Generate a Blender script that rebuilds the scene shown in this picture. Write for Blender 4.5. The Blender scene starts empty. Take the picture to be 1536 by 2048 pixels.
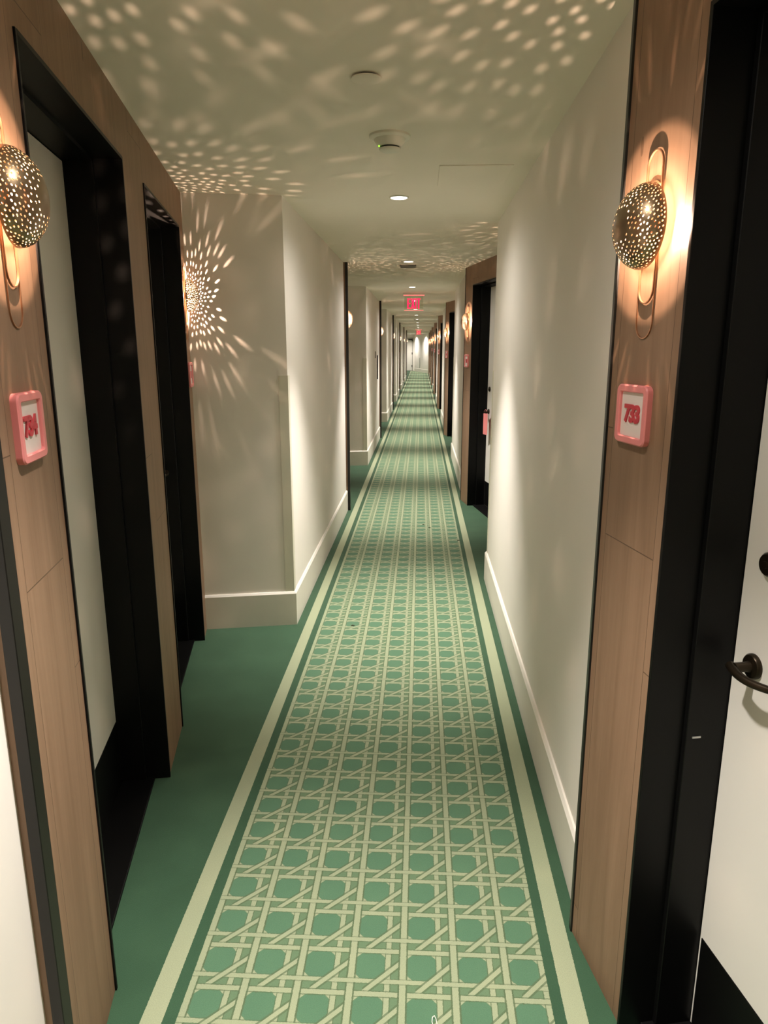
import bpy, bmesh, math, random
from mathutils import Vector, Matrix
from mathutils.geometry import delaunay_2d_cdt
random.seed(7)
PI = math.pi
scene = bpy.context.scene
col = scene.collection

# ------------------------------------------------------------------ dimensions
CEIL = 2.433            # ceiling height
T = 5.9235              # one bay of the corridor
TH = math.atan(0.1974)  # splay of the timber walls
D, N = math.cos(TH), math.sin(TH)
XL, XR = -0.75, 0.491   # faces of the plain walls
LX, LY = -0.726, 1.1865     # first left timber wall starts here
RX, RY = 0.4532, 1.748      # first right timber wall starts here
LEN_L, LEN_R = 2.785, 2.70
HEAD = 2.245
BB_H, BB_T = 0.21, 0.015
LIGHT_X, LIGHT_Y, LIGHT_STEP = -0.127, 1.133, 2.962

# ------------------------------------------------------------------ materials
def new_mat(name):
    m = bpy.data.materials.new(name)
    m.use_nodes = True
    nt = m.node_tree
    return m, nt, nt.nodes['Principled BSDF']

def link(nt, a, b):
    nt.links.new(a, b)

def plain(name, rgb, rough=0.5, metal=0.0, spec=0.5, noise=0.0, nscale=20.0, bump=0.0, bscale=200.0):
    m, nt, p = new_mat(name)
    p.inputs['Base Color'].default_value = (*rgb, 1)
    p.inputs['Roughness'].default_value = rough
    p.inputs['Metallic'].default_value = metal
    p.inputs['Specular IOR Level'].default_value = spec
    tc = nt.nodes.new('ShaderNodeTexCoord')
    if noise > 0:
        n = nt.nodes.new('ShaderNodeTexNoise')
        n.inputs['Scale'].default_value = nscale
        n.inputs['Detail'].default_value = 4
        link(nt, tc.outputs['Object'], n.inputs['Vector'])
        r = nt.nodes.new('ShaderNodeValToRGB')
        r.color_ramp.elements[0].position = 0.3
        r.color_ramp.elements[1].position = 0.7
        r.color_ramp.elements[0].color = (*[c * (1 - noise) for c in rgb], 1)
        r.color_ramp.elements[1].color = (*[min(1, c * (1 + noise)) for c in rgb], 1)
        link(nt, n.outputs['Fac'], r.inputs['Fac'])
        link(nt, r.outputs['Color'], p.inputs['Base Color'])
    if bump > 0:
        n2 = nt.nodes.new('ShaderNodeTexNoise')
        n2.inputs['Scale'].default_value = bscale
        n2.inputs['Detail'].default_value = 3
        link(nt, tc.outputs['Object'], n2.inputs['Vector'])
        b = nt.nodes.new('ShaderNodeBump')
        b.inputs['Strength'].default_value = bump
        b.inputs['Distance'].default_value = 0.002
        link(nt, n2.outputs['Fac'], b.inputs['Height'])
        link(nt, b.outputs['Normal'], p.inputs['Normal'])
    return m

def emissive(name, rgb, strength):
    m, nt, p = new_mat(name)
    p.inputs['Base Color'].default_value = (*[c * 0.3 for c in rgb], 1)
    p.inputs['Emission Color'].default_value = (*rgb, 1)
    p.inputs['Emission Strength'].default_value = strength
    return m

class X:
    """A value in a shader expression."""
    nt = None
    def __init__(self, s): self.s = s
    @staticmethod
    def op(kind, a, b=None, c=None):
        n = X.nt.nodes.new('ShaderNodeMath'); n.operation = kind
        for i, v in enumerate((a, b, c)):
            if v is None: continue
            if isinstance(v, X): X.nt.links.new(v.s, n.inputs[i])
            else: n.inputs[i].default_value = v
        return X(n.outputs[0])
    def __add__(s, o): return X.op('ADD', s, o)
    def __sub__(s, o): return X.op('SUBTRACT', s, o)
    def __rsub__(s, o): return X.op('SUBTRACT', o, s)
    def __mul__(s, o): return X.op('MULTIPLY', s, o)
    def __truediv__(s, o): return X.op('DIVIDE', s, o)
    def __lt__(s, o): return X.op('LESS_THAN', s, o)
    def __gt__(s, o): return X.op('GREATER_THAN', s, o)
    def frac(s): return X.op('FRACT', s)
    def abs(s): return X.op('ABSOLUTE', s)
    def max(s, o): return X.op('MAXIMUM', s, o)
    def min(s, o): return X.op('MINIMUM', s, o)
    def band(s, c, w): return (s - c).abs() < w
    def cyc(s, c, w):   # band on a value of period 1
        return ((s - (c - 0.5)).frac() - 0.5).abs() < w

def mixrgb(nt, fac, a, b):
    n = nt.nodes.new('ShaderNodeMix'); n.data_type = 'RGBA'
    nt.links.new(fac.s if isinstance(fac, X) else fac, n.inputs['Factor'])
    for v, i in ((a, 6), (b, 7)):
        if isinstance(v, tuple): n.inputs[i].default_value = (*v, 1)
        else: nt.links.new(v, n.inputs[i])
    return n.outputs[2]

def carpet_material():
    m, nt, p = new_mat('cane_carpet')
    X.nt = nt
    tc = nt.nodes.new('ShaderNodeTexCoord')
    # a slight wobble of the yarn edges
    nz = nt.nodes.new('ShaderNodeTexNoise'); nz.inputs['Scale'].default_value = 160; nz.inputs['Detail'].default_value = 2
    link(nt, tc.outputs['Object'], nz.inputs['Vector'])
    sep = nt.nodes.new('ShaderNodeSeparateXYZ')
    link(nt, tc.outputs['Object'], sep.inputs[0])
    wob = (X(nz.outputs['Fac']) - 0.5) * 0.0035
    x = X(sep.outputs[0]) + wob
    y = X(sep.outputs[1]) + wob
    u = ((x + 0.588) / 0.1393)
    w = ((y - 1.5102) / 0.1353)
    uf = u.frac(); wf = w.frac()
    v1 = u.cyc(0.0, 0.060)
    v2 = u.cyc(0.705, 0.050)
    h1 = w.cyc(0.0, 0.052)
    h2 = w.cyc(0.285, 0.046)
    cu = uf - 0.37; cw = wf - 0.635
    au, aw = cu.abs(), cw.abs()
    hole = (au < 0.30) * (aw < 0.32) * ((au + aw) < 0.475)
    inbox = (au < 0.31) * (aw < 0.33)
    corners = inbox * ((au + aw) > 0.49)
    dd = w - u
    seg = (uf > 0.24) * (uf < 0.93)
    diag = dd.cyc(0.78, 0.064) * seg
    diag_o = dd.cyc(0.78, 0.118) * seg
    ow = 0.032
    v1o, v2o = u.cyc(0.0, 0.060 + ow), u.cyc(0.705, 0.050 + ow * 0.6)
    h1o, h2o = w.cyc(0.0, 0.052 + ow * 0.7), w.cyc(0.285, 0.046 + ow * 0.7)
    cross = u.cyc(0.0, 0.16)
    lat = (x > -0.597) * (x < 0.3537)
    stripes = x.band(-0.6585, 0.0275).max(x.band(0.411, 0.027))
    # colours
    n2 = nt.nodes.new('ShaderNodeTexNoise'); n2.inputs['Scale'].default_value = 5; n2.inputs['Detail'].default_value = 5
    link(nt, tc.outputs['Object'], n2.inputs['Vector'])
    n3 = nt.nodes.new('ShaderNodeTexNoise'); n3.inputs['Scale'].default_value = 420; n3.inputs['Detail'].default_value = 2
    link(nt, tc.outputs['Object'], n3.inputs['Vector'])
    field = mixrgb(nt, X(n2.outputs['Fac']), CARPET['side_a'], CARPET['side_b'])
    def dark(c, mask, amt=0.75): return mixrgb(nt, mask * (lat * amt), c, CARPET['line'])
    def lay(c, mask): return mixrgb(nt, mask * lat, c, CARPET['strand'])
    c = mixrgb(nt, lat, field, CARPET['ground'])
    c = mixrgb(nt, hole * lat, c, CARPET['hole'])
    c = lay(c, corners)
    c = lay(dark(c, v2o), v2)
    c = lay(dark(c, h2o, 0.5), h2)
    c = lay(dark(c, diag_o), diag)
    c = lay(dark(c, h1o), h1)
    c = lay(dark(c, v1o, 0.9), v1)
    c = lay(dark(c, h2o * cross, 0.5), h2 * cross)
    c = mixrgb(nt, stripes, c, CARPET['cream'])
    # pile
    hsv = nt.nodes.new('ShaderNodeHueSaturation')
    link(nt, c, hsv.inputs['Color'])
    val = (X(n3.outputs['Fac']) - 0.5) * 0.5 + 1.0
    link(nt, val.s, hsv.inputs['Value'])
    link(nt, hsv.outputs['Color'], p.inputs['Base Color'])
    p.inputs['Roughness'].default_value = 0.95
    p.inputs['Specular IOR Level'].default_value = 0.1
    p.inputs['Sheen Weight'].default_value = 0.15
    b = nt.nodes.new('ShaderNodeBump'); b.inputs['Strength'].default_value = 0.35; b.inputs['Distance'].default_value = 0.004
    link(nt, n3.outputs['Fac'], b.inputs['Height'])
    link(nt, b.outputs['Normal'], p.inputs['Normal'])
    return m

def wood_material():
    """Flat-sawn veneer boards: X along the wall, Z up."""
    m, nt, p = new_mat('oak_boards')
    X.nt = nt
    tc = nt.nodes.new('ShaderNodeTexCoord')
    sep = nt.nodes.new('ShaderNodeSeparateXYZ'); link(nt, tc.outputs['Object'], sep.inputs[0])
    x, z = X(sep.outputs[0]), X(sep.outputs[2])
    board = X.op('FLOOR', (x + 0.195) / 0.23)
    seam_v = ((x + 0.195) / 0.23).cyc(0.0, 0.004)
    off = (board * 0.37).frac() * 1.2
    seam_h = ((z - 0.10 + off * 0.0 + board * 0.26) / 1.36).cyc(0.0, 0.0009)
    plank = X.op('FLOOR', (z - 0.10 + board * 0.26) / 1.36)
    mp = nt.nodes.new('ShaderNodeCombineXYZ')
    link(nt, (x * 22.0 + board * 7.3 + plank * 3.1).s, mp.inputs[0])
    link(nt, (X(sep.outputs[1]) * 22.0).s, mp.inputs[1])
    link(nt, (z * 1.1 + board * 2.9).s, mp.inputs[2])
    n = nt.nodes.new('ShaderNodeTexNoise'); n.inputs['Scale'].default_value = 1.0; n.inputs['Detail'].default_value = 8
    n.inputs['Roughness'].default_value = 0.6; n.inputs['Distortion'].default_value = 0.6
    link(nt, mp.outputs[0], n.inputs['Vector'])
    r = nt.nodes.new('ShaderNodeValToRGB')
    e = r.color_ramp.elements
    e[0].position, e[1].position = 0.30, 0.72
    e[0].color = (*WOOD['dark'], 1); e[1].color = (*WOOD['light'], 1)
    link(nt, n.outputs['Fac'], r.inputs['Fac'])
    n4 = nt.nodes.new('ShaderNodeTexNoise'); n4.inputs['Scale'].default_value = 1.4; n4.inputs['Detail'].default_value = 3
    link(nt, tc.outputs['Object'], n4.inputs['Vector'])
    c = mixrgb(nt, X(n4.outputs['Fac']) * 0.55, r.outputs['Color'], WOOD['red'])
    # a few knots
    vo = nt.nodes.new('ShaderNodeTexVoronoi'); vo.inputs['Scale'].default_value = 1.0
    mk = nt.nodes.new('ShaderNodeCombineXYZ')
    link(nt, (x * 6.0 + 1.7).s, mk.inputs[0]); link(nt, (z * 1.9).s, mk.inputs[2])
    link(nt, mk.outputs[0], vo.inputs['Vector'])
    knot = X(vo.outputs['Distance']) < 0.045
    c = mixrgb(nt, knot * 0.5, c, WOOD['seam'])
    c = mixrgb(nt, seam_v.max(seam_h) * 0.75, c, WOOD['seam'])
    link(nt, c, p.inputs['Base Color'])
    p.inputs['Roughness'].default_value = 0.5
    p.inputs['Specular IOR Level'].default_value = 0.35
    b = nt.nodes.new('ShaderNodeBump'); b.inputs['Strength'].default_value = 0.12; b.inputs['Distance'].default_value = 0.002
    link(nt, n.outputs['Fac'], b.inputs['Height']); link(nt, b.outputs['Normal'], p.inputs['Normal'])
    return m

CARPET = dict(side_a=(0.027, 0.066, 0.034), side_b=(0.045, 0.104, 0.056), ground=(0.115, 0.185, 0.102), hole=(0.083, 0.172, 0.10), strand=(0.285, 0.325, 0.205),
              cream=(0.31, 0.345, 0.22), line=(0.085, 0.125, 0.065))
WOOD = dict(dark=(0.18, 0.109, 0.062), light=(0.305, 0.193, 0.119), red=(0.25, 0.142, 0.090), seam=(0.05, 0.025, 0.012))

M = {}
M['carpet'] = carpet_material()
M['wood'] = wood_material()
M['wall'] = plain('cream_paint', (0.83, 0.785, 0.72), 0.7, spec=0.25, noise=0.015, nscale=3, bump=0.04, bscale=180)
M['ceiling'] = plain('ceiling_paint', (0.84, 0.785, 0.68), 0.8, spec=0.2, noise=0.015, nscale=2, bump=0.04, bscale=150)
M['baseboard'] = plain('baseboard_paint', (0.78, 0.735, 0.66), 0.45, spec=0.4, noise=0.01)
M['guard'] = plain('guard_vinyl', (0.70, 0.67, 0.55), 0.45, noise=0.01)
M['black'] = plain('black_metal', (0.0028, 0.0027, 0.0026), 0.42, spec=0.18, noise=0.1, nscale=8)
M['black_trim'] = plain('black_trim', (0.006, 0.0056, 0.0045), 0.4, spec=0.4, noise=0.1, nscale=8)
M['door'] = plain('door_paint', (0.76, 0.73, 0.67), 0.4, spec=0.35, noise=0.015, nscale=4)
M['bronze_dark'] = plain('dark_bronze', (0.035, 0.025, 0.015), 0.35, metal=0.8, noise=0.1)
M['shade'] = plain('antique_brass', (0.30, 0.215, 0.13), 0.30, metal=0.85, noise=0.08, nscale=30)
M['shade_inside'] = plain('white_enamel', (0.55, 0.47, 0.38), 0.5, noise=0.02)
M['copper'] = plain('copper_band', (0.46, 0.25, 0.14), 0.32, metal=0.75, noise=0.06, nscale=30)
M['pink'] = plain('pink_plastic', (0.78, 0.25, 0.245), 0.35, spec=0.5, noise=0.02)
M['pink_dark'] = plain('rose_digits', (0.56, 0.045, 0.065), 0.4, noise=0.02)
M['sign_white'] = plain('sign_panel', (0.80, 0.70, 0.66), 0.4, noise=0.01)
M['white_plastic'] = plain('white_plastic', (0.76, 0.74, 0.64), 0.45, noise=0.01)
M['grey_plastic'] = plain('grey_plastic', (0.20, 0.19, 0.16), 0.5, noise=0.03)
M['dark_gap'] = plain('dark_gap', (0.03, 0.028, 0.02), 0.7, noise=0.05)
M['steel'] = plain('brushed_steel', (0.55, 0.55, 0.53), 0.35, metal=0.9, noise=0.05)
M['thread'] = plain('white_thread', (0.85, 0.85, 0.75), 0.7, noise=0.02)
M['fleck'] = plain('dark_fleck', (0.06, 0.055, 0.03), 0.8, noise=0.1)
M['bulb'] = emissive('lit_bulb', (1.0, 0.72, 0.45), 60)
M['lens'] = emissive('downlight_lens', (1.0, 0.95, 0.88), 9)
M['exit_red'] = emissive('exit_letters', (1.0, 0.004, 0.045), 2.2)
M['exit_edge'] = emissive('exit_edge', (1.0, 0.18, 0.17), 0.9)
M['led'] = emissive('green_led', (0.35, 1.0, 0.05), 1.5)

def acrylic():
    m = bpy.data.materials.new('clear_acrylic'); m.use_nodes = True
    nt = m.node_tree; nt.nodes.clear()
    o = nt.nodes.new('ShaderNodeOutputMaterial'); mx = nt.nodes.new('ShaderNodeMixShader')
    t = nt.nodes.new('ShaderNodeBsdfTransparent'); g = nt.nodes.new('ShaderNodeBsdfGlossy')
    t.inputs['Color'].default_value = (0.93, 0.95, 0.90, 1)
    g.inputs['Roughness'].default_value = 0.08
    f = nt.nodes.new('ShaderNodeFresnel'); f.inputs['IOR'].default_value = 1.49
    nt.links.new(f.outputs[0], mx.inputs[0]); nt.links.new(t.outputs[0], mx.inputs[1]); nt.links.new(g.outputs[0], mx.inputs[2])
    nt.links.new(mx.outputs[0], o.inputs[0])
    return m
M['acrylic'] = acrylic()

# ------------------------------------------------------------------ mesh helpers
def bx(bm, x0, x1, y0, y1, z0, z1, bevel=0.0, seg=2):
    vs = [bm.verts.new((x, y, z)) for z in (z0, z1) for y in (y0, y1) for x in (x0, x1)]
    fs = [bm.faces.new([vs[i] for i in q]) for q in ((0, 2, 3, 1), (4, 5, 7, 6), (0, 1, 5, 4), (2, 6, 7, 3), (0, 4, 6, 2), (1, 3, 7, 5))]
    if bevel > 0:
        es = list({e for f in fs for e in f.edges})
        bmesh.ops.bevel(bm, geom=es, offset=bevel, segments=seg, affect='EDGES', profile=0.5)

def prism(bm, pts, z0, z1):
    a = [bm.verts.new((x, y, z0)) for x, y in pts]
    b = [bm.verts.new((x, y, z1)) for x, y in pts]
    n = len(pts)
    bm.faces.new(list(reversed(a))); bm.faces.new(b)
    for i in range(n):
        j = (i + 1) % n
        bm.faces.new((a[i], a[j], b[j], b[i]))

def lathe(bm, profile, seg=32, cap=True, center=(0, 0, 0), axis='Z'):
    """profile: (radius, height) pairs."""
    rings = []
    for r, h in profile:
        ring = []
        for i in range(seg):
            a = 2 * PI * i / seg
            p = (r * math.cos(a), r * math.sin(a), h)
            if axis == 'Y': p = (p[0], -p[2], p[1])
            ring.append(bm.verts.new((p[0] + center[0], p[1] + center[1], p[2] + center[2])))
        rings.append(ring)
    for a, b in zip(rings, rings[1:]):
        for i in range(seg):
            j = (i + 1) % seg
            bm.faces.new((a[i], a[j], b[j], b[i]))
    if cap:
        bm.faces.new(list(reversed(rings[0]))); bm.faces.new(rings[-1])

def tube(bm, pts, r, seg=12, closed=False):
    pts = [Vector(p) for p in pts]
    n = len(pts); rings = []
    rad = r if isinstance(r, (list, tuple)) else [r] * n
    up = None
    for i in range(n):
        if closed: t = (pts[(i + 1) % n] - pts[i - 1]).normalized()
        else: t = (pts[min(i + 1, n - 1)] - pts[max(i - 1, 0)]).normalized()
        if up is None:
            up = t.orthogonal().normalized()
        up = (up - t * up.dot(t)).normalized()
        s = t.cross(up)
        rings.append([bm.verts.new(pts[i] + (up * math.cos(2 * PI * k / seg) + s * math.sin(2 * PI * k / seg)) * rad[i]) for k in range(seg)])
    m = n if closed else n - 1
    for i in range(m):
        a, b = rings[i], rings[(i + 1) % n]
        for k in range(seg):
            j = (k + 1) % seg
            bm.faces.new((a[k], a[j], b[j], b[k]))
    if not closed:
        bm.faces.new(list(reversed(rings[0]))); bm.faces.new(rings[-1])

def rounded(w, h, r, seg=8):
    pts = []
    for cx, cy, a0 in ((w / 2 - r, h / 2 - r, 0), (-w / 2 + r, h / 2 - r, 90), (-w / 2 + r, -h / 2 + r, 180), (w / 2 - r, -h / 2 + r, 270)):
        for i in range(seg + 1):
            a = math.radians(a0 + 90 * i / seg)
            pts.append((cx + r * math.cos(a), cy + r * math.sin(a)))
    return pts

def loops_xz(bm, loops):
    """bridge closed loops given as lists of (x, y, z); same count each."""
    rings = [[bm.verts.new(p) for p in lp] for lp in loops]
    n = len(rings[0])
    for a, b in zip(rings, rings[1:]):
        for i in range(n):
            j = (i + 1) % n
            bm.faces.new((a[i], a[j], b[j], b[i]))
    return rings

def mesh_of(bm, name, mat, smooth=None):
    bmesh.ops.recalc_face_normals(bm, faces=bm.faces)
    me = bpy.data.meshes.new(name)
    bm.to_mesh(me); bm.free()
    me.materials.append(mat)
    if smooth is not None:
        me.shade_smooth()
        me.set_sharp_from_angle(angle=math.radians(smooth))
    return me

def obj(name, bm, mat, parent=None, smooth=None):
    me = bm if isinstance(bm, bpy.types.Mesh) else mesh_of(bm, name, mat, smooth)
    o = bpy.data.objects.new(name, me)
    col.objects.link(o)
    if parent: o.parent = parent
    return o

def tag(o, label=None, cat=None, group=None, kind=None):
    if label: o['label'] = label
    if cat: o['category'] = cat
    if group: o['group'] = group
    if kind: o['kind'] = kind
    return o

def empty(name, loc=(0, 0, 0), rz=0.0):
    o = bpy.data.objects.new(name, None); col.objects.link(o)
    o.location = loc; o.rotation_euler = (0, 0, rz); o.empty_display_size = 0.1
    return o

def copy_tree(o, parent=None):
    c = o.copy(); col.objects.link(c)
    if parent: c.parent = parent
    for ch in list(o.children):
        copy_tree(ch, c)
    return c

def B(): return bmesh.new()

RZ_L = PI / 2 + TH
RZ_R = -PI / 2 + TH
def bay_origin(side, k):
    return (LX, LY + T * k, 0) if side == 'L' else (RX, RY + T * k, 0)
def bay_rz(side): return RZ_L if side == 'L' else RZ_R
def bay_pt(side, k, s, n=0.0, z=0.0):
    ox, oy, _ = bay_origin(side, k)
    a = bay_rz(side)
    return (ox + s * math.cos(a) - n * math.sin(a), oy + s * math.sin(a) + n * math.cos(a), z)

ORD = ['first', 'second', 'third', 'fourth', 'fifth', 'sixth', 'seventh', 'eighth', 'ninth', 'tenth', 'eleventh', 'twelfth',
       'thirteenth', 'fourteenth', 'fifteenth', 'sixteenth', 'seventeenth']

# ------------------------------------------------------------------ floor and ceiling
Y0, Y1 = -4.2, 51.0
b = B(); bx(b, -2.3, 2.3, Y0, Y1, -0.10, 0.0)
tag(obj('floor', b, M['carpet']), 'green carpet with a cream cane lattice runner down the corridor', 'floor', kind='structure')
b = B(); bx(b, -2.3, 2.3, Y0, Y1, CEIL, CEIL + 0.1)
ceil_o = tag(obj('ceiling', b, M['ceiling']), 'flat cream ceiling speckled with lamp light', 'ceiling', kind='structure')

# ------------------------------------------------------------------ plain walls, baseboards, corner guards
def left_wall(k):
    ex, ey, _ = bay_pt('L', k, LEN_L)
    cyy = ey + (XL - ex) * N / D
    yt = LY + T * (k + 1)
    return ex, ey, cyy, yt

def right_wall(k):   # between timber wall k and the return of timber wall k+1
    ex, ey, _ = bay_pt('R', k + 1, LEN_R)
    cyy = ey - (ex - XR) * N / D
    return ex, ey, cyy, RY + T * k

def base_strip(name, inner, outer, label):
    b = B()
    n = len(inner)
    rows = [[b.verts.new((p[0], p[1], 0)) for p in outer], [b.verts.new((p[0], p[1], BB_H - 0.012)) for p in outer],
            [b.verts.new((p[0] * 0.45 + q[0] * 0.55, p[1] * 0.45 + q[1] * 0.55, BB_H)) for p, q in zip(outer, inner)],
            [b.verts.new((p[0], p[1], BB_H)) for p in inner], [b.verts.new((p[0], p[1], 0)) for p in inner]]
    for a, c in zip(rows, rows[1:] + rows[:1]):
        for i in range(n - 1):
            b.faces.new((a[i], a[i + 1], c[i + 1], c[i]))
    for i in (0, n - 1):
        b.faces.new([r[i] for r in rows])
    return tag(obj(name, b, M['baseboard']), label, 'baseboard', kind='structure')

def guard(side, p_ret, corner, p_axis, label):
    """vinyl angle wrapped round an outer wall corner"""
    b = B()
    c = Vector(corner)
    d1 = (Vector(p_ret) - c).normalized(); d2 = (Vector(p_axis) - c).normalized()
    t = 0.0025
    n1 = Vector((-d1.y, d1.x)); n2 = Vector((-d2.y, d2.x))
    if n1.dot(d2) > 0: n1 = -n1
    if n2.dot(d1) > 0: n2 = -n2
    w = 0.05
    co = c + (n1 + n2) * t / (1 + n1.dot(n2))
    prism(b, [tuple(q) for q in (c + d1 * w, c, c + d2 * w, c + d2 * w + n2 * t, co, c + d1 * w + n1 * t)], BB_H, 1.49)
    tag(obj('corner_guard', b, M['guard']), label, 'corner guard', 'corner guards on the white wall corners')

off = BB_T
for k in range(-1, 6):
    if k == -1:
        pts = [(XL, Y0), (XL, LY), (-1.7, LY), (-1.7, Y0)]
        inner = [(XL, Y0 + 0.05), (XL, LY - 0.055)]
        outer = [(XL + off, Y0 + 0.05), (XL + off, LY - 0.055)]
    else:
        ex, ey, cyy, yt = left_wall(k)
        pts = [(ex, ey), (XL, cyy), (XL, yt), (-1.7, yt), (-1.7, ey - 0.02), (ex - 0.1, ey - 0.02)]
        rx, ry = bay_pt('L', k, LEN_L - off)[:2]
        inner = [(ex, ey), (XL, cyy), (XL, yt - 0.014)]
        outer = [(rx, ry), (XL + off, ry + (XL + off - rx) * N / D), (XL + off, yt - 0.014)]
    b = B(); prism(b, pts, 0, CEIL)
    lab = 'white wall at the lower left edge before the first black trim' if k == -1 else \
        'cream projecting wall, %s along the left side past the timber doors' % ORD[k]
    tag(obj('wall_left', b, M['wall']), lab, 'wall', kind='structure')
    base_strip('baseboard_left', inner, outer, 'tall white baseboard of the %s white wall on the left' % (ORD[k + 1]))
    if k in (0, 1):
        guard('L', (ex, ey), (XL, cyy), (XL, yt), 'slim corner guard on the %s white wall corner on the left' % ORD[k])

for k in range(-1, 8):
    ex, ey, cyy, ys = right_wall(k)
    if k == 7:
        pts = [(XR, ys), (XR, 44.7), (1.7, 44.7), (1.7, ys)]
        inner = [(XR, ys + 0.014), (XR, 44.5)]; outer = [(XR - off, ys + 0.014), (XR - off, 44.5)]
    else:
        y_a = max(ys, Y0)
        pts = [(XR, y_a), (XR, cyy), (ex, ey), (1.7, ey + 0.02), (1.7, y_a)]
        rx, ry = bay_pt('R', k + 1, LEN_R - off)[:2]
        inner = [(XR, y_a + 0.014), (XR, cyy), (ex, ey)]
        outer = [(XR - off, y_a + 0.014), (XR - off, ry - (rx - XR + off) * N / D), (rx, ry)]
    b = B(); prism(b, pts, 0, CEIL)
    tag(obj('wall_right', b, M['wall']), 'cream projecting wall, %s from the camera along the right side' % ORD[max(k, 0)] if k >= 0 else
        'cream wall behind the camera on the right', 'wall', kind='structure')
    base_strip('baseboard_right', inner, outer, ('tall white baseboard of the %s white wall on the right' % ORD[k]) if k >= 0 else 'white baseboard behind the camera on the right')
    if k in (0, 1):
        guard('R', (ex, ey), (XR, cyy), (XR, ys), 'slim corner guard on the far corner of the %s white wall on the right' % ORD[k])

# closing walls
b = B(); bx(b, -1.7, 1.7, Y0 - 0.1, Y0, 0, CEIL)
tag(obj('wall_back', b, M['wall']), 'cream wall closing the corridor behind the camera', 'wall', kind='structure')
b = B(); prism(b, [(XR + 0.05, 44.55), (-0.43, 49.3), (-0.43, 50.2), (1.7, 50.2), (1.7, 44.55)], 0, CEIL)
tag(obj('wall_end', b, M['wall']), 'pale slanted wall at the far end of the corridor', 'wall', kind='structure')
dv = Vector((-0.43 - XR - 0.05, 49.3 - 44.55)).normalized(); nv = Vector((-dv.y, dv.x))
q0 = Vector((XR + 0.05, 44.55)); q1 = Vector((-0.43, 49.3))
base_strip('baseboard_end', [tuple(q0), tuple(q1)], [tuple(q0 + nv * off), tuple(q1 + nv * off)], 'white baseboard of the slanted end wall')
b = B(); bx(b, -2.3, -1.42, 49.8, 50.0, 0, CEIL); bx(b, -0.56, -0.42, 49.8, 50.0, 0, CEIL); bx(b, -1.42, -0.56, 49.8, 50.0, 2.2, CEIL)
tag(obj('wall_front', b, M['wall']), 'cream end wall holding the last door of the corridor', 'wall', kind='structure')
# left timber line runs on as a plain wall after the last bay
s0 = bay_pt('L', 6, LEN_L); s1 = bay_pt('L', 6, 13.6)
b = B(); prism(b, [s0[:2], s1[:2], (s1[0] - 0.2, s1[1]), (s0[0] - 0.2, s0[1])], 0, CEIL)
tag(obj('wall_left', b, M['wall']), 'plain cream wall past the last timber wall on the left', 'wall', kind='structure')

# ------------------------------------------------------------------ timber walls with door openings
L_DOORS = [(0.305, 1.27), (1.645, 2.615)]
R_DOORS = [(0.298, 1.265)]
def timber(side, k, doors, length):
    b = B()
    th = 0.035
    xs = 0.0
    for a, c in doors:
        bx(b, xs, a, 0, th, 0, CEIL)
        bx(b, a, c, 0, th, HEAD, CEIL)
        xs = c
    bx(b, xs, length, 0, th, 0, CEIL)
    nm = 'wall_left' if side == 'L' else 'wall_right'
    o = obj(nm, b, M['wood'])
    o.location = bay_origin(side, k); o.rotation_euler = (0, 0, bay_rz(side))
    lab = '%s splayed oak timber wall on the %s side, counting from the camera' % (ORD[k], 'left' if side == 'L' else 'right')
    return tag(o, lab, 'wall', kind='structure')
for k in range(7):
    timber('L', k, L_DOORS if k == 0 else [], LEN_L)
for k in range(8):
    timber('R', k, R_DOORS, LEN_R)

# black corner trims
n_trim = 0
for k in range(7):
    y = LY + T * k
    n_trim += 1
    r = empty('trim_%d' % n_trim, (-0.723, y - (0.036 if k == 0 else 0.0), 0))
    b = B(); bx(b, -0.0115, 0.0135, -0.022, 0.010, 0, CEIL, 0.0015, 1); obj('metal_angle', b, M['black_trim'], r)
    b = B(); bx(b, -0.031, -0.0115, -0.018, 0.008, BB_H * 0 + 0.0, CEIL); obj('wood_lipping', b, M['wood'], r)
    tag(r, '%s floor to ceiling black corner trim on the left side' % ORD[k], 'trim', kind='structure')
for k in range(8):
    y = RY + T * k
    n_trim += 1
    r = empty('trim_%d' % n_trim, (0.457, y, 0))
    b = B(); bx(b, -0.0075, 0.0085, -0.008, 0.012, 0, CEIL, 0.0015, 1); obj('metal_angle', b, M['black_trim'], r)
    b = B(); bx(b, 0.0, 0.05, 0.012, 0.03, 0, CEIL); obj('wood_lipping', b, M['wood'], r)
    tag(r, '%s floor to ceiling black corner trim on the right side' % ORD[k], 'trim', kind='structure')

# ------------------------------------------------------------------ doors
REC = 0.175      # leaf lies this deep behind the timber face
n_door = 0
def lever_mesh(sg):
    """rose, neck and lever; sg is the direction the lever points"""
    b = B()
    lathe(b, [(0.027, 0.0), (0.027, 0.006), (0.024, 0.010), (0.012, 0.012), (0.0105, 0.02), (0.0105, 0.045)], 28, axis='Y')
    pts, rad = [], []
    for i in range(15):
        t = i / 14
        px = -0.012 + t * 0.125
        py = -0.046 - 0.010 * math.sin(PI * min(1, t * 1.1)) + 0.012 * t * t
        pts.append((sg * px, py, -0.004 * math.sin(PI * t))); rad.append(0.0098 - 0.002 * t)
    tube(b, pts, rad, 14)
    return b

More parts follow.
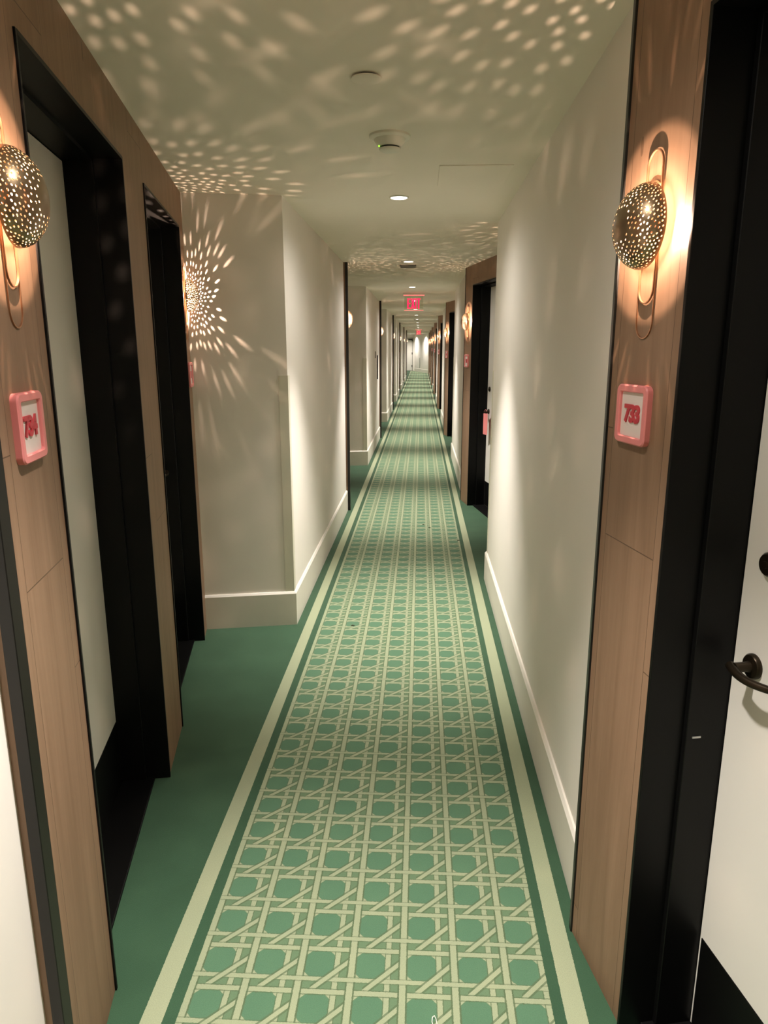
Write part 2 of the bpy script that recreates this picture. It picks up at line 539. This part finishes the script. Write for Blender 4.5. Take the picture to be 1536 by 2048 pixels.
def make_door(side, k, a, c, mirror, label, silencer=False):
    global n_door
    n_door += 1
    ox, oy, oz = bay_pt(side, k, a)
    r = empty('door_%d' % n_door, (ox, oy, 0), bay_rz(side))
    w = c - a
    b = B()
    for s0, s1 in ((0, 0.010), (w - 0.010, w)):
        bx(b, s0, s1, -0.005, 0.086, 0, HEAD, 0.001, 1)
    bx(b, 0.010, w - 0.010, -0.005, 0.086, HEAD - 0.010, HEAD)
    for s0, s1 in ((-0.004, 0.024), (w - 0.024, w + 0.004)):
        bx(b, s0, s1, 0.084, 0.20, 0, HEAD, 0.0015, 1)
    bx(b, 0.024, w - 0.024, 0.084, 0.20, HEAD - 0.022, HEAD)
    fr = obj('door_frame', b, M['black'], r)
    if silencer:
        b = B(); bx(b, 0.0232, 0.0262, 0.098, 0.118, 0.80, 0.804); obj('strike_tab', b, M['steel'], fr)
    b = B(); bx(b, 0.026, w - 0.026, REC, REC + 0.04, 0.012, HEAD - 0.024, 0.0015, 1)
    leaf = obj('door_leaf', b, M['door'], r)
    b = B(); bx(b, 0.034, w - 0.034, REC - 0.002, REC + 0.002, 0.016, 0.268, 0.0006, 1)
    obj('kick_plate', b, M['black'], leaf)
    hx = (w - 0.092) if mirror else 0.092
    sg = -1 if mirror else 1
    h = obj('door_handle', lever_mesh(sg), M['bronze_dark'], leaf, smooth=40); h.location = (hx, REC, 1.0)
    b = B(); lathe(b, [(0.025, 0.0), (0.025, 0.007), (0.021, 0.012), (0.008, 0.013), (0.0075, 0.016)], 28, axis='Y')
    l = obj('lock_rose', b, M['bronze_dark'], leaf, smooth=40); l.location = (hx + sg * 0.012, REC, 1.225)
    b = B(); bx(b, 0.0, w, 0.052, REC + 0.03, 0.0, 0.010, 0.003, 2)
    obj('threshold', b, M['black'], r)
    return tag(r, label, 'door', kind='structure')

make_door('L', 0, *L_DOORS[0], False, 'nearest white room door on the left in a deep black frame')
make_door('L', 0, *L_DOORS[1], True, 'second door on the left, deep in its black frame before the speckled wall')
make_door('R', 0, *R_DOORS[0], False, 'nearest white door on the right edge with a black lever', True)
for k in range(1, 8):
    make_door('R', k, *R_DOORS[0], False,
              'white door on the right with a pink hanger on its lever' if k == 1 else
              '%s door in a black frame along the right side' % ORD[k])

# last door, in the end wall
n_door += 1
r = empty('door_%d' % n_door, (-1.42, 49.8, 0))
b = B(); bx(b, 0, 0.03, -0.02, 0.2, 0, 2.2); bx(b, 0.83, 0.86, -0.02, 0.2, 0, 2.2); bx(b, 0.03, 0.83, -0.02, 0.2, 2.17, 2.2)
obj('door_frame', b, M['grey_plastic'], r)
b = B(); bx(b, 0.034, 0.826, 0.02, 0.065, 0.01, 2.165, 0.002, 1); lf = obj('door_leaf', b, M['door'], r)
b = B()
for z in (0.25, 1.10, 1.98):
    b2 = B(); lathe(b2, [(0.012, z), (0.012, z + 0.14)], 12, center=(0.828, 0.0, 0)); bx(b2, 0.79, 0.828, 0.005, 0.02, z, z + 0.14)
    obj('hinge', b2, M['black'], lf)
b.free()
b = B(); bx(b, 0.55, 0.84, -0.07, 0.02, 2.05, 2.13, 0.006, 2); bx(b, 0.60, 0.64, -0.16, -0.07, 2.10, 2.12); obj('door_closer', b, M['bronze_dark'], lf)
b = lever_mesh(1); h = obj('door_handle', b, M['bronze_dark'], lf, smooth=40); h.location = (0.11, 0.02, 1.0)
tag(r, 'white door with black hinges at the far end of the corridor', 'door', kind='structure')

# ------------------------------------------------------------------ wall sconces
SC_R, SC_OFF, SC_DEPTH = 0.086, 0.016, 0.060
def dome_mesh(slant, name):
    """perforated dome: +Y is the wall, the apex points to -Y"""
    tmax = math.radians(90)
    def ang(p):
        r = math.hypot(*p)
        return r, (math.atan2(p[1], p[0]))
    outer = [(math.cos(2 * PI * i / 96), math.sin(2 * PI * i / 96)) for i in range(96)]
    verts = [Vector(p) for p in outer]
    edges = [(i, (i + 1) % 96) for i in range(96)]
    rnd = random.Random(3)
    holes = []
    tries = 0
    while len(holes) < 430 and tries < 60000:
        tries += 1
        th = math.radians(rnd.uniform(22, 85.5)); ph = rnd.uniform(0, 2 * PI)
        dens = min(1.0, max(0.0, (math.degrees(th) - 21) / 22.0))
        if rnd.random() > dens: continue
        p3 = Vector((math.sin(th) * math.cos(ph), math.sin(th) * math.sin(ph), math.cos(th)))
        md = 0.112 if math.degrees(th) < 42 else 0.094
        if any((p3 - q).length < md for q, _, _ in holes): continue
        holes.append((p3, th, ph))
    hp = []
    sa, sb = 0.031, 0.0215         # semi axes as a share of the radius
    tilt = math.radians(38) * slant
    for p3, th, ph in holes:
        # local axes on the sphere: e1 roughly across, e2 roughly up
        up = Vector((0, 1, 0))
        e2 = (up - p3 * up.dot(p3))
        if e2.length < 0.2:
            e2 = Vector((1, 0, 0)).cross(p3)
        e2.normalize(); e1 = e2.cross(p3).normalized()
        ring = []
        for i in range(10):
            a = 2 * PI * i / 10
            q1, q2 = sa * math.cos(a), sb * math.sin(a)
            c1 = q1 * math.cos(tilt) - q2 * math.sin(tilt); c2 = q1 * math.sin(tilt) + q2 * math.cos(tilt)
            w = (p3 + e1 * c1 + e2 * c2).normalized()
            t = math.acos(max(-1, min(1, w.z)))
            if t > math.radians(88.6): t = math.radians(88.6)
            f = math.atan2(w.y, w.x)
            ring.append((t / tmax * math.cos(f), t / tmax * math.sin(f)))
        hp.append(ring)
        i0 = len(verts)
        verts += [Vector(q) for q in ring]
        edges += [(i0 + i, i0 + (i + 1) % 10) for i in range(10)]
    for r in range(1, 24):
        n = max(6, int(r * 4.2))
        for i in range(n):
            a = 2 * PI * i / n + r
            q = (r / 24 * math.cos(a), r / 24 * math.sin(a))
            if all((q[0] - h[0][0]) ** 2 + (q[1] - h[0][1]) ** 2 > 0.0 for h in hp):
                verts.append(Vector(q))
    vo, eo, fo, *_ = delaunay_2d_cdt(verts, edges, [], 0, 1e-5)
    def inside(pt, ring):
        c = False; j = len(ring) - 1
        for i in range(len(ring)):
            xi, yi = ring[i]; xj, yj = ring[j]
            if (yi > pt[1]) != (yj > pt[1]) and pt[0] < (xj - xi) * (pt[1] - yi) / (yj - yi) + xi: c = not c
            j = i
        return c
    cent = [(sum(p[0] for p in rg) / 10, sum(p[1] for p in rg) / 10) for rg in hp]
    bm = B(); bv = []
    for p in vo:
        rr = math.hypot(p[0], p[1]); t = min(rr, 1.0) * tmax; f = math.atan2(p[1], p[0])
        bv.append(bm.verts.new((SC_R * math.sin(t) * math.cos(f), -SC_OFF - SC_DEPTH * math.cos(t), SC_R * math.sin(t) * math.sin(f))))
    for f in fo:
        c = (sum(vo[i][0] for i in f) / len(f), sum(vo[i][1] for i in f) / len(f))
        if math.hypot(*c) > 0.9999: continue
        hit = False
        for ce, rg in zip(cent, hp):
            if abs(c[0] - ce[0]) < 0.06 and abs(c[1] - ce[1]) < 0.06 and inside(c, rg):
                hit = True; break
        if not hit:
            try: bm.faces.new([bv[i] for i in f])
            except ValueError: pass
    bmesh.ops.delete(bm, geom=[v for v in bm.verts if not v.link_faces], context='VERTS')
    bmesh.ops.recalc_face_normals(bm, faces=bm.faces)
    # consistent outward normals
    bm.faces.ensure_lookup_table()
    f0 = min(bm.faces, key=lambda f: f.calc_center_median().y)
    if f0.normal.y > 0: bmesh.ops.reverse_faces(bm, faces=bm.faces)
    bmesh.ops.solidify(bm, geom=bm.faces[:], thickness=0.0011)
    me = mesh_of(bm, name, M['shade'], smooth=50)
    me.materials.append(M['shade_inside'])
    for p in me.polygons:
        c = p.center + Vector((0, SC_OFF, 0))
        if p.normal.dot(Vector((c.x / SC_R ** 2, c.y / SC_DEPTH ** 2, c.z / SC_R ** 2)).normalized()) < -0.5: p.material_index = 1
    return me

def band_mesh(width, z0, z1, y_out, deep, thick):
    """flat metal band bent into a long oval, standing edge-on to the wall"""
    bm = B()
    r = width / 2
    def path(rr, a0, a1):
        p = []
        for i in range(17): a = PI * i / 16; p.append((rr * math.cos(a), a1 - r + rr * math.sin(a)))
        for i in range(17): a = PI + PI * i / 16; p.append((rr * math.cos(a), a0 + r + rr * math.sin(a)))
        return p
    o = path(r, z0, z1); i_ = path(r - thick, z0, z1)
    ya, yb = -y_out - deep, -y_out
    loops_xz(bm, [[(x, ya, z) for x, z in o], [(x, yb, z) for x, z in o], [(x, yb, z) for x, z in i_],
                  [(x, ya, z) for x, z in i_], [(x, ya, z) for x, z in o]])
    bmesh.ops.remove_doubles(bm, verts=bm.verts, dist=1e-6)
    return bm

DOME = {+1: dome_mesh(+1, 'dome_right'), -1: dome_mesh(-1, 'dome_left')}
RING_A = mesh_of(band_mesh(0.064, -0.155, 0.150, 0.001, 0.004, 0.0024), 'ring_upper', M['copper'], smooth=40)
RING_B = mesh_of(band_mesh(0.070, -0.228, 0.090, 0.000, 0.003, 0.0024), 'ring_lower', M['copper'], smooth=40)
bm_ = B(); lathe(bm_, [(0.030, 0.0), (0.030, 0.003), (0.027, 0.005), (0.009, 0.007), (0.009, 0.016), (0.027, 0.018), (0.028, 0.0205)], 28, axis='Y')  # wide front flange is a cup added to keep lamp light off the wall
BACK = mesh_of(bm_, 'back_plate_light_stop', M['copper'], smooth=40)
bm_ = B(); lathe(bm_, [(0.0045, 0.0203), (0.0045, 0.0225), (0.0038, 0.0240), (0.0022, 0.0250), (0.0006, 0.0254)], 14, axis='Y')
BULB = mesh_of(bm_, 'bulb', M['bulb'], smooth=60)
SC_Z = 1.893
LAMP = bpy.data.lights.new('sconce_lamp', 'POINT')
LAMP.energy = 11.5
LAMP.color = (1.0, 0.675, 0.49)
LAMP.shadow_soft_size = 0.0015

def sconce(side, k, s, label, group='perforated brass sconces along the corridor'):
    r = empty('wall_sconce', bay_pt(side, k, s, 0.0, SC_Z + (0.018 if side == 'L' else 0.0)), bay_rz(side))
    obj('dome_shade', DOME[+1 if side == 'R' else -1], None, r)
    obj('ring_loop', RING_A, None, r); obj('ring_loop', RING_B, None, r)
    obj('back_plate_light_stop', BACK, None, r); obj('bulb', BULB, None, r)
    l = bpy.data.objects.new('sconce_lamp', LAMP); col.objects.link(l); l.parent = r; l.location = (0, -0.0285, 0)
    return tag(r, label, 'wall lamp', group)

S_NEAR = 0.145
sconce('R', 0, S_NEAR, 'large pierced brass dome sconce above the pink 733 sign')
sconce('L', 0, S_NEAR, 'large pierced brass dome sconce cut by the left edge, above the left pink sign')
sconce('L', 0, LEN_L - 0.095, 'pierced dome sconce throwing starburst light on the cream return wall')
for k in range(1, 8):
    sconce('R', k, S_NEAR, 'pierced sconce before the door with the pink hanger' if k == 1 else
           '%s glowing sconce down the right side, counting from the 733 sign' % ORD[k])
for k in range(1, 7):
    sconce('L', k, S_NEAR, '%s half hidden sconce behind a black trim down the left side' % ORD[k - 1])
sconce('R', 0, LEN_R - 0.145, 'sconce beside the camera on the right, out of view')
for k in (1, 2, 3):
    sconce('R', k, LEN_R - 0.145, 'sconce hidden behind the far end of the %s white wall on the right' % ORD[k - 1])

# ------------------------------------------------------------------ room number signs
SG_W, SG_H = 0.138, 0.131
def frame_mesh():
    bm = B()
    rr = 0.016; wd = 0.0165
    O = rounded(SG_W, SG_H, rr); I = rounded(SG_W - 2 * wd, SG_H - 2 * wd, 0.006)
    def off_(p, d, rad): return rounded(SG_W - 2 * d, SG_H - 2 * d, max(rad - d, 0.003))
    loops = [[(x, 0.0, z) for x, z in O], [(x, -0.0115, z) for x, z in O], [(x, -0.0145, z) for x, z in off_(O, 0.003, rr)],
             [(x, -0.0145, z) for x, z in off_(O, wd - 0.002, 0.02)], [(x, -0.012, z) for x, z in I], [(x, -0.004, z) for x, z in I]]
    loops_xz(bm, loops)
    return mesh_of(bm, 'sign_frame', M['pink'], smooth=35)
def panel_mesh():
    bm = B()
    p = rounded(SG_W - 0.031, SG_H - 0.031, 0.005)
    a = [bm.verts.new((x, -0.0075, z)) for x, z in p]; c = [bm.verts.new((x, -0.0, z)) for x, z in p]
    bm.faces.new(a); bm.faces.new(list(reversed(c)))
    for i in range(len(p)):
        j = (i + 1) % len(p); bm.faces.new((a[i], a[j], c[j], c[i]))
    return mesh_of(bm, 'sign_panel', M['sign_white'])
def text_mesh(txt, size, bold, depth, mat, name, space=1.0):
    cu = bpy.data.curves.new('t', 'FONT'); cu.body = txt; cu.size = size; cu.align_x = 'CENTER'; cu.align_y = 'CENTER'
    cu.offset = bold; cu.extrude = depth; cu.space_character = space; cu.resolution_u = 6
    ob = bpy.data.objects.new('t', cu); col.objects.link(ob)
    bpy.context.view_layer.update()
    me = bpy.data.meshes.new_from_object(ob.evaluated_get(bpy.context.evaluated_depsgraph_get()))
    bpy.data.objects.remove(ob); bpy.data.curves.remove(cu)
    me.name = name
    me.transform(Matrix.Rotation(PI / 2, 4, 'X'))
    me.materials.clear(); me.materials.append(mat)
    return me
FRAME, PANEL = frame_mesh(), panel_mesh()
def digits_blank():
    """a row of three worn raised digits too small to read from here"""
    bm = B()
    for i in (-1, 0, 1):
        bx(bm, i * 0.020 - 0.008, i * 0.020 + 0.008, -0.0093, -0.0073, -0.019, 0.019, 0.0015, 1)
    return mesh_of(bm, 'digits', M['pink_dark'])
BLANK = digits_blank()
def sign(side, k, s, digits, label):
    r = empty('room_number_sign', bay_pt(side, k, s, 0.0, 1.501), bay_rz(side))
    obj('sign_frame', FRAME, None, r); obj('sign_panel', PANEL, None, r)
    if digits:
        me = text_mesh(digits, 0.052, 0.0022, 0.0016, M['pink_dark'], 'digits', 0.86)
        o = obj('digits', me, None, r); o.location = (0, -0.0088, 0.0)
    else:
        obj('digits', BLANK, None, r)
    return tag(r, label, 'room sign', 'pink room number signs')
sign('R', 0, 0.138, '733', 'pink framed room number sign reading 733 under the right sconce')
sign('L', 0, 0.130, '734', 'pink framed number sign at the left edge beside the white door')
sign('L', 0, LEN_L - 0.095, None, 'pink sign seen edge-on under the starburst sconce')
for k in range(1, 6):
    sign('R', k, 0.138, None, 'small pink sign before the door with the pink hanger' if k == 1 else
         '%s small pink sign down the right side, counting from 733' % ORD[k])

# ------------------------------------------------------------------ door hanger
hx = bay_pt('R', 1, R_DOORS[0][0] + 0.155, REC - 0.052, 1.0)
b = B()
w_, h_ = 0.085, 0.215
pts = rounded(w_, h_, 0.010)
for y in (-0.0008, 0.0008):
    pass
O = [(x, z - h_ / 2 - 0.0135) for x, z in pts]
a = [b.verts.new((x, -0.0010, z)) for x, z in O]; c = [b.verts.new((x, 0.0010, z)) for x, z in O]
b.faces.new(a); b.faces.new(list(reversed(c)))
for i in range(len(O)):
    j = (i + 1) % len(O); b.faces.new((a[i], a[j], c[j], c[i]))
hang = empty('door_hanger', hx, bay_rz('R') + 0.22)
obj('tag', b, M['pink'], hang)
b = B(); tube(b, [(0.024 * math.cos(t), 0.0, 0.004 + 0.019 * math.sin(t)) for t in [2 * PI * i / 24 for i in range(24)]], 0.002, 8, True)
obj('hook_loop', b, M['pink'], hang, smooth=60)
tag(hang, 'pink door hanger on the lever of a white door on the right', 'door hanger')

# ------------------------------------------------------------------ ceiling fittings
LENS_R = 0.044
bm_ = B(); lathe(bm_, [(LENS_R, -0.004), (LENS_R - 0.004, -0.0055), (0.02, -0.006), (0.004, -0.0062)], 32); LENS = mesh_of(bm_, 'lens', M['lens'], smooth=40)
bm_ = B()
lathe(bm_, [(LENS_R + 0.009, 0.0), (LENS_R + 0.008, -0.005), (LENS_R + 0.001, -0.0065), (LENS_R, -0.003), (LENS_R, 0.0)], 32, cap=False)
BEZEL = mesh_of(bm_, 'bezel', M['white_plastic'], smooth=40)
SPOT = bpy.data.lights.new('downlight_lamp', 'SPOT')
SPOT.energy = 265
SPOT.color = (1.0, 0.935, 0.87)
SPOT.spot_size = math.radians(75)
SPOT.spot_blend = 1.0
SPOT.shadow_soft_size = 0.035
SPILL = SPOT.copy(); SPILL.name = 'downlight_spill'; SPILL.energy = 20; SPILL.spot_size = math.radians(168)
END_FILL = SPOT.copy(); END_FILL.name = 'end_fill_lamp'; END_FILL.energy = 170; END_FILL.spot_size = math.radians(150)  # wide fill light added to brighten the far end wall
for i in range(-1, 17):
    y = LIGHT_Y + LIGHT_STEP * i
    if y > 49: break
    r = empty('ceiling_downlight', (LIGHT_X if y < 48 else -0.72, y, CEIL))  # last one added off the row to light the end wall
    obj('lens', LENS, None, r); obj('bezel', BEZEL, None, r)
    l = bpy.data.objects.new('downlight_lamp', END_FILL if y > 45 else SPOT); col.objects.link(l); l.parent = r; l.location = (0, 0, -0.045)
    if y <= 45:
        l2 = bpy.data.objects.new('downlight_spill', SPILL); col.objects.link(l2); l2.parent = r; l2.location = (0, 0, -0.045)
    if i < 1: lab = 'round downlight above the camera, out of frame' if i == 0 else 'round downlight behind the camera'
    else: lab = '%s lit round downlight down the ceiling, counting from the camera' % ORD[i - 1]
    tag(r, lab, 'downlight', 'downlights in a line along the ceiling')

# concealed sprinkler plate
r = empty('sprinkler_plate', (-0.171, 2.342, CEIL))
b = B(); lathe(b, [(0.034, 0.0), (0.034, -0.007)], 36); obj('gap_collar', b, M['dark_gap'], r)
b = B(); lathe(b, [(0.046, -0.006), (0.046, -0.0085), (0.043, -0.0105), (0.01, -0.011)], 40); obj('cover_disc', b, M['ceiling'], r, smooth=40)
tag(r, 'round flush sprinkler cover on the near ceiling with a dark edge', 'sprinkler cover')

# smoke detector
r = empty('smoke_detector', (-0.128, 2.955, CEIL))
b = B(); lathe(b, [(0.079, 0.0), (0.079, -0.007), (0.074, -0.012), (0.060, -0.014)], 40); obj('base', b, M['white_plastic'], r, smooth=40)
b = B(); lathe(b, [(0.062, -0.012), (0.058, -0.022), (0.046, -0.036), (0.042, -0.040)], 40); obj('body', b, M['white_plastic'], r, smooth=40)
b = B(); lathe(b, [(0.037, -0.038), (0.037, -0.047)], 36); obj('vent_ring', b, M['dark_gap'], r, smooth=40)
b = B(); lathe(b, [(0.041, -0.046), (0.040, -0.051), (0.034, -0.055), (0.01, -0.0565)], 40); obj('cap', b, M['white_plastic'], r, smooth=40)
b = B(); bmesh.ops.create_uvsphere(b, u_segments=12, v_segments=8, radius=0.0032); o = obj('led', b, M['led'], r); o.location = (-0.040, -0.018, -0.0405)
tag(r, 'white dome smoke detector with a green light on the ceiling', 'smoke detector')

# dark ceiling vents
def vent(x, y, lab):
    r = empty('ceiling_vent', (x, y, CEIL))
    b = B()
    for x0, x1, y0, y1 in ((-0.082, 0.082, -0.082, -0.070), (-0.082, 0.082, 0.070, 0.082), (-0.082, -0.070, -0.070, 0.070), (0.070, 0.082, -0.070, 0.070)):
        bx(b, x0, x1, y0, y1, -0.016, 0.0)
    obj('frame', b, M['grey_plastic'], r)
    b = B()
    for i in range(7):
        y_ = -0.060 + i * 0.02
        prism(b, [(-0.070, y_ - 0.002), (0.070, y_ - 0.002), (0.070, y_ + 0.002), (-0.070, y_ + 0.002)], -0.014, -0.002)
    obj('louvre', b, M['grey_plastic'], r)
    b = B(); bx(b, -0.070, 0.070, -0.070, 0.070, -0.002, 0.0); obj('backing', b, M['dark_gap'], r)
    tag(r, lab, 'vent', 'small dark square ceiling vents')
vent(-0.138, 7.43, 'small dark square vent just past the second lit downlight')
vent(-0.148, 22.25, 'small dark ceiling vent seen beyond the near exit sign')
vent(-0.141, 32.3, 'farthest small dark ceiling vent near the far exit sign')

# access panel in the ceiling, near right
r = empty('ceiling_hatch', (0.238, 3.62, CEIL))
b = B(); bx(b, -0.165, 0.165, -0.20, 0.20, -0.0035, 0.0, 0.0015, 1); obj('hatch_panel', b, M['ceiling'], r)
tag(r, 'flush square access hatch in the ceiling near the right wall', 'access hatch')

# ------------------------------------------------------------------ exit signs
def letter_E(bm, x, w, h, t, y0, y1):
    bx(bm, x, x + t, y0, y1, 0, h)
    for z in (0, (h - t * 0.8) / 2, h - t * 0.8): bx(bm, x + t, x + w, y0, y1, z, z + t * 0.8)
def slash(bm, xa, xb, h, t, y0, y1):
    vs = [bm.verts.new((x, y, z)) for y in (y0, y1) for x, z in ((xa, 0), (xa + t, 0), (xb + t, h), (xb, h))]
    for q in ((0, 1, 2, 3), (7, 6, 5, 4), (0, 4, 5, 1), (1, 5, 6, 2), (2, 6, 7, 3), (3, 7, 4, 0)):
        bm.faces.new([vs[i] for i in q])
def exit_letters():
    bm = B()
    h, t, y0, y1 = 0.150, 0.019, -0.0045, -0.0032
    x = -0.100
    letter_E(bm, x, 0.048, h, t, y0, y1); x += 0.055
    slash(bm, x, x + 0.039, h, t, y0, y1); slash(bm, x + 0.039, x, h, t, y0 - 0.0002, y1 - 0.0002); x += 0.065
    bx(bm, x, x + t, y0, y1, 0, h); x += 0.026
    bx(bm, x, x + 0.054, y0, y1, h - t * 0.85, h); bx(bm, x + 0.0175, x + 0.0365, y0, y1, 0, h - t * 0.85)
    return bm
def exit_sign(x, y, lab):
    r = empty('exit_sign', (x, y, CEIL))
    b = B(); bx(b, -0.165, 0.165, -0.028, 0.028, -0.022, 0.0, 0.005, 2); can = obj('canopy', b, M['white_plastic'], r)
    b = B(); bx(b, -0.160, 0.160, -0.007, 0.007, -0.0335, -0.022); obj('light_bar', b, M['exit_edge'], r)
    b = B(); bx(b, -0.145, 0.145, -0.003, 0.003, -0.246, -0.0335); pn = obj('clear_panel', b, M['acrylic'], r)
    o = obj('exit_lettering', exit_letters(), M['exit_red'], r); o.location = (0, 0, -0.224)
    b = B(); bx(b, -0.146, 0.146, -0.0034, 0.0034, -0.252, -0.246); obj('lit_edge', b, M['exit_edge'], r)
    return tag(r, lab, 'exit sign', 'red exit signs hung from the ceiling')
exit_sign(-0.116, 11.25, 'nearer red EXIT sign on a clear panel hung from the ceiling')
exit_sign(-0.113, 34.7, 'smaller distant red EXIT sign near the corridor end')

# ------------------------------------------------------------------ small wall fittings, and a strip for shade
b = B(); bx(b, 0, 0.014, -0.04, 0.04, -0.055, 0.055, 0.004, 2)
o = obj('wall_switch', b, M['grey_plastic']); o.location = (XL, 11.85, 1.515)
tag(o, 'small grey switch plate on the second white wall on the left', 'switch')
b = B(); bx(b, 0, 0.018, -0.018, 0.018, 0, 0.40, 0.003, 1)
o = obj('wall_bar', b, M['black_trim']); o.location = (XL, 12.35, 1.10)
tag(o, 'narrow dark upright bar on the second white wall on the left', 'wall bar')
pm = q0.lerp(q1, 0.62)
b = B(); bx(b, -0.035, 0.035, 0.0, 0.03, 0, 0.66, 0.003, 1)  # raised grey strip stands in for a shadow-like streak
o = obj('shade_streak_strip', b, M['steel']); o.location = (pm.x, pm.y, 0.26); o.rotation_euler = (0, 0, math.atan2(dv.y, dv.x))
tag(o, 'thin grey upright strip standing for a shade streak on the slanted end wall', 'shade strip')

# ------------------------------------------------------------------ litter on the carpet
b = B()
pts = [(0.0, 0.0, 0.001), (-0.004, 0.012, 0.003), (-0.003, 0.022, 0.006), (0.002, 0.026, 0.007), (0.006, 0.018, 0.005), (0.009, 0.002, 0.002),
       (0.016, -0.002, 0.001), (0.026, 0.006, 0.004), (0.030, 0.0, 0.001)]
tube(b, pts, 0.0011, 6)
o = obj('thread_loop', b, M['thread'], smooth=60); o.location = (0.050, 1.425, 0.0)
tag(o, 'tiny loop of white thread on the carpet at the bottom edge', 'thread')
for i, (x, y, a, lab) in enumerate(((0.042, 6.51, 0.5, 'tiny dark fleck on the pale lattice, left one of the near pair'), (0.098, 6.40, -0.2, 'tiny dark fleck on the pale lattice, right one of the near pair'),
                               (0.345, 5.97, 0.3, 'tiny dark fleck at the right edge of the lattice carpet'), (-0.393, 4.0, 0.4, 'tiny dark fleck on the left lattice beside the near white corner'))):
    b = B()
    tube(b, [(-0.013, 0, 0.002), (-0.005, 0.004, 0.004), (0.004, 0.001, 0.004), (0.013, 0.005, 0.002)], [0.0012, 0.0035, 0.003, 0.001], 6)
    o = obj('lint_fleck', b, M['fleck'], smooth=60); o.location = (x, y, 0.0); o.rotation_euler = (0, 0, a)
    tag(o, lab, 'lint', 'dark flecks on the carpet')

# ------------------------------------------------------------------ camera, world, view
f_px, vx, vy, roll = 1414.5, 842.007, 692.455, -0.0109
Yc = Vector((vx - 768, vy - 1024, f_px)).normalized()
nc = Vector((math.sin(roll), math.cos(roll), 0)); nc = (nc - Yc * nc.dot(Yc)).normalized()
Xc = nc.cross(Yc)
# world axes expressed in camera (x right, y down, z forward): rows Xc, Yc, -nc
right = Vector((Xc.x, Yc.x, -nc.x)); down = Vector((Xc.y, Yc.y, -nc.y)); fwd = Vector((Xc.z, Yc.z, -nc.z))
rot = Matrix((right, -down, -fwd)).transposed()
cam = bpy.data.cameras.new('camera'); co = bpy.data.objects.new('camera', cam); col.objects.link(co)
co.matrix_world = Matrix.Translation((0, 0, 1.65)) @ rot.to_4x4()
cam.sensor_fit = 'VERTICAL'; cam.sensor_height = 36; cam.lens = f_px / 2048 * 36
cam.clip_start = 0.02; cam.clip_end = 200
scene.camera = co

w = bpy.data.worlds.new('world'); scene.world = w; w.use_nodes = True
w.node_tree.nodes['Background'].inputs[0].default_value = (0.0, 0.0, 0.0, 1)
vs = scene.view_settings
scene.display_settings.display_device = 'sRGB'
vs.view_transform = 'Standard'; vs.look = 'None'; vs.gamma = 1.0; vs.use_curve_mapping = False
vs.exposure = 0.53
scene.cycles.use_denoising = True
scene.cycles.sample_clamp_indirect = 4.0
scene.cycles.caustics_reflective = False
scene.cycles.caustics_refractive = False
scene.cycles.max_bounces = 10
scene.cycles.diffuse_bounces = 6
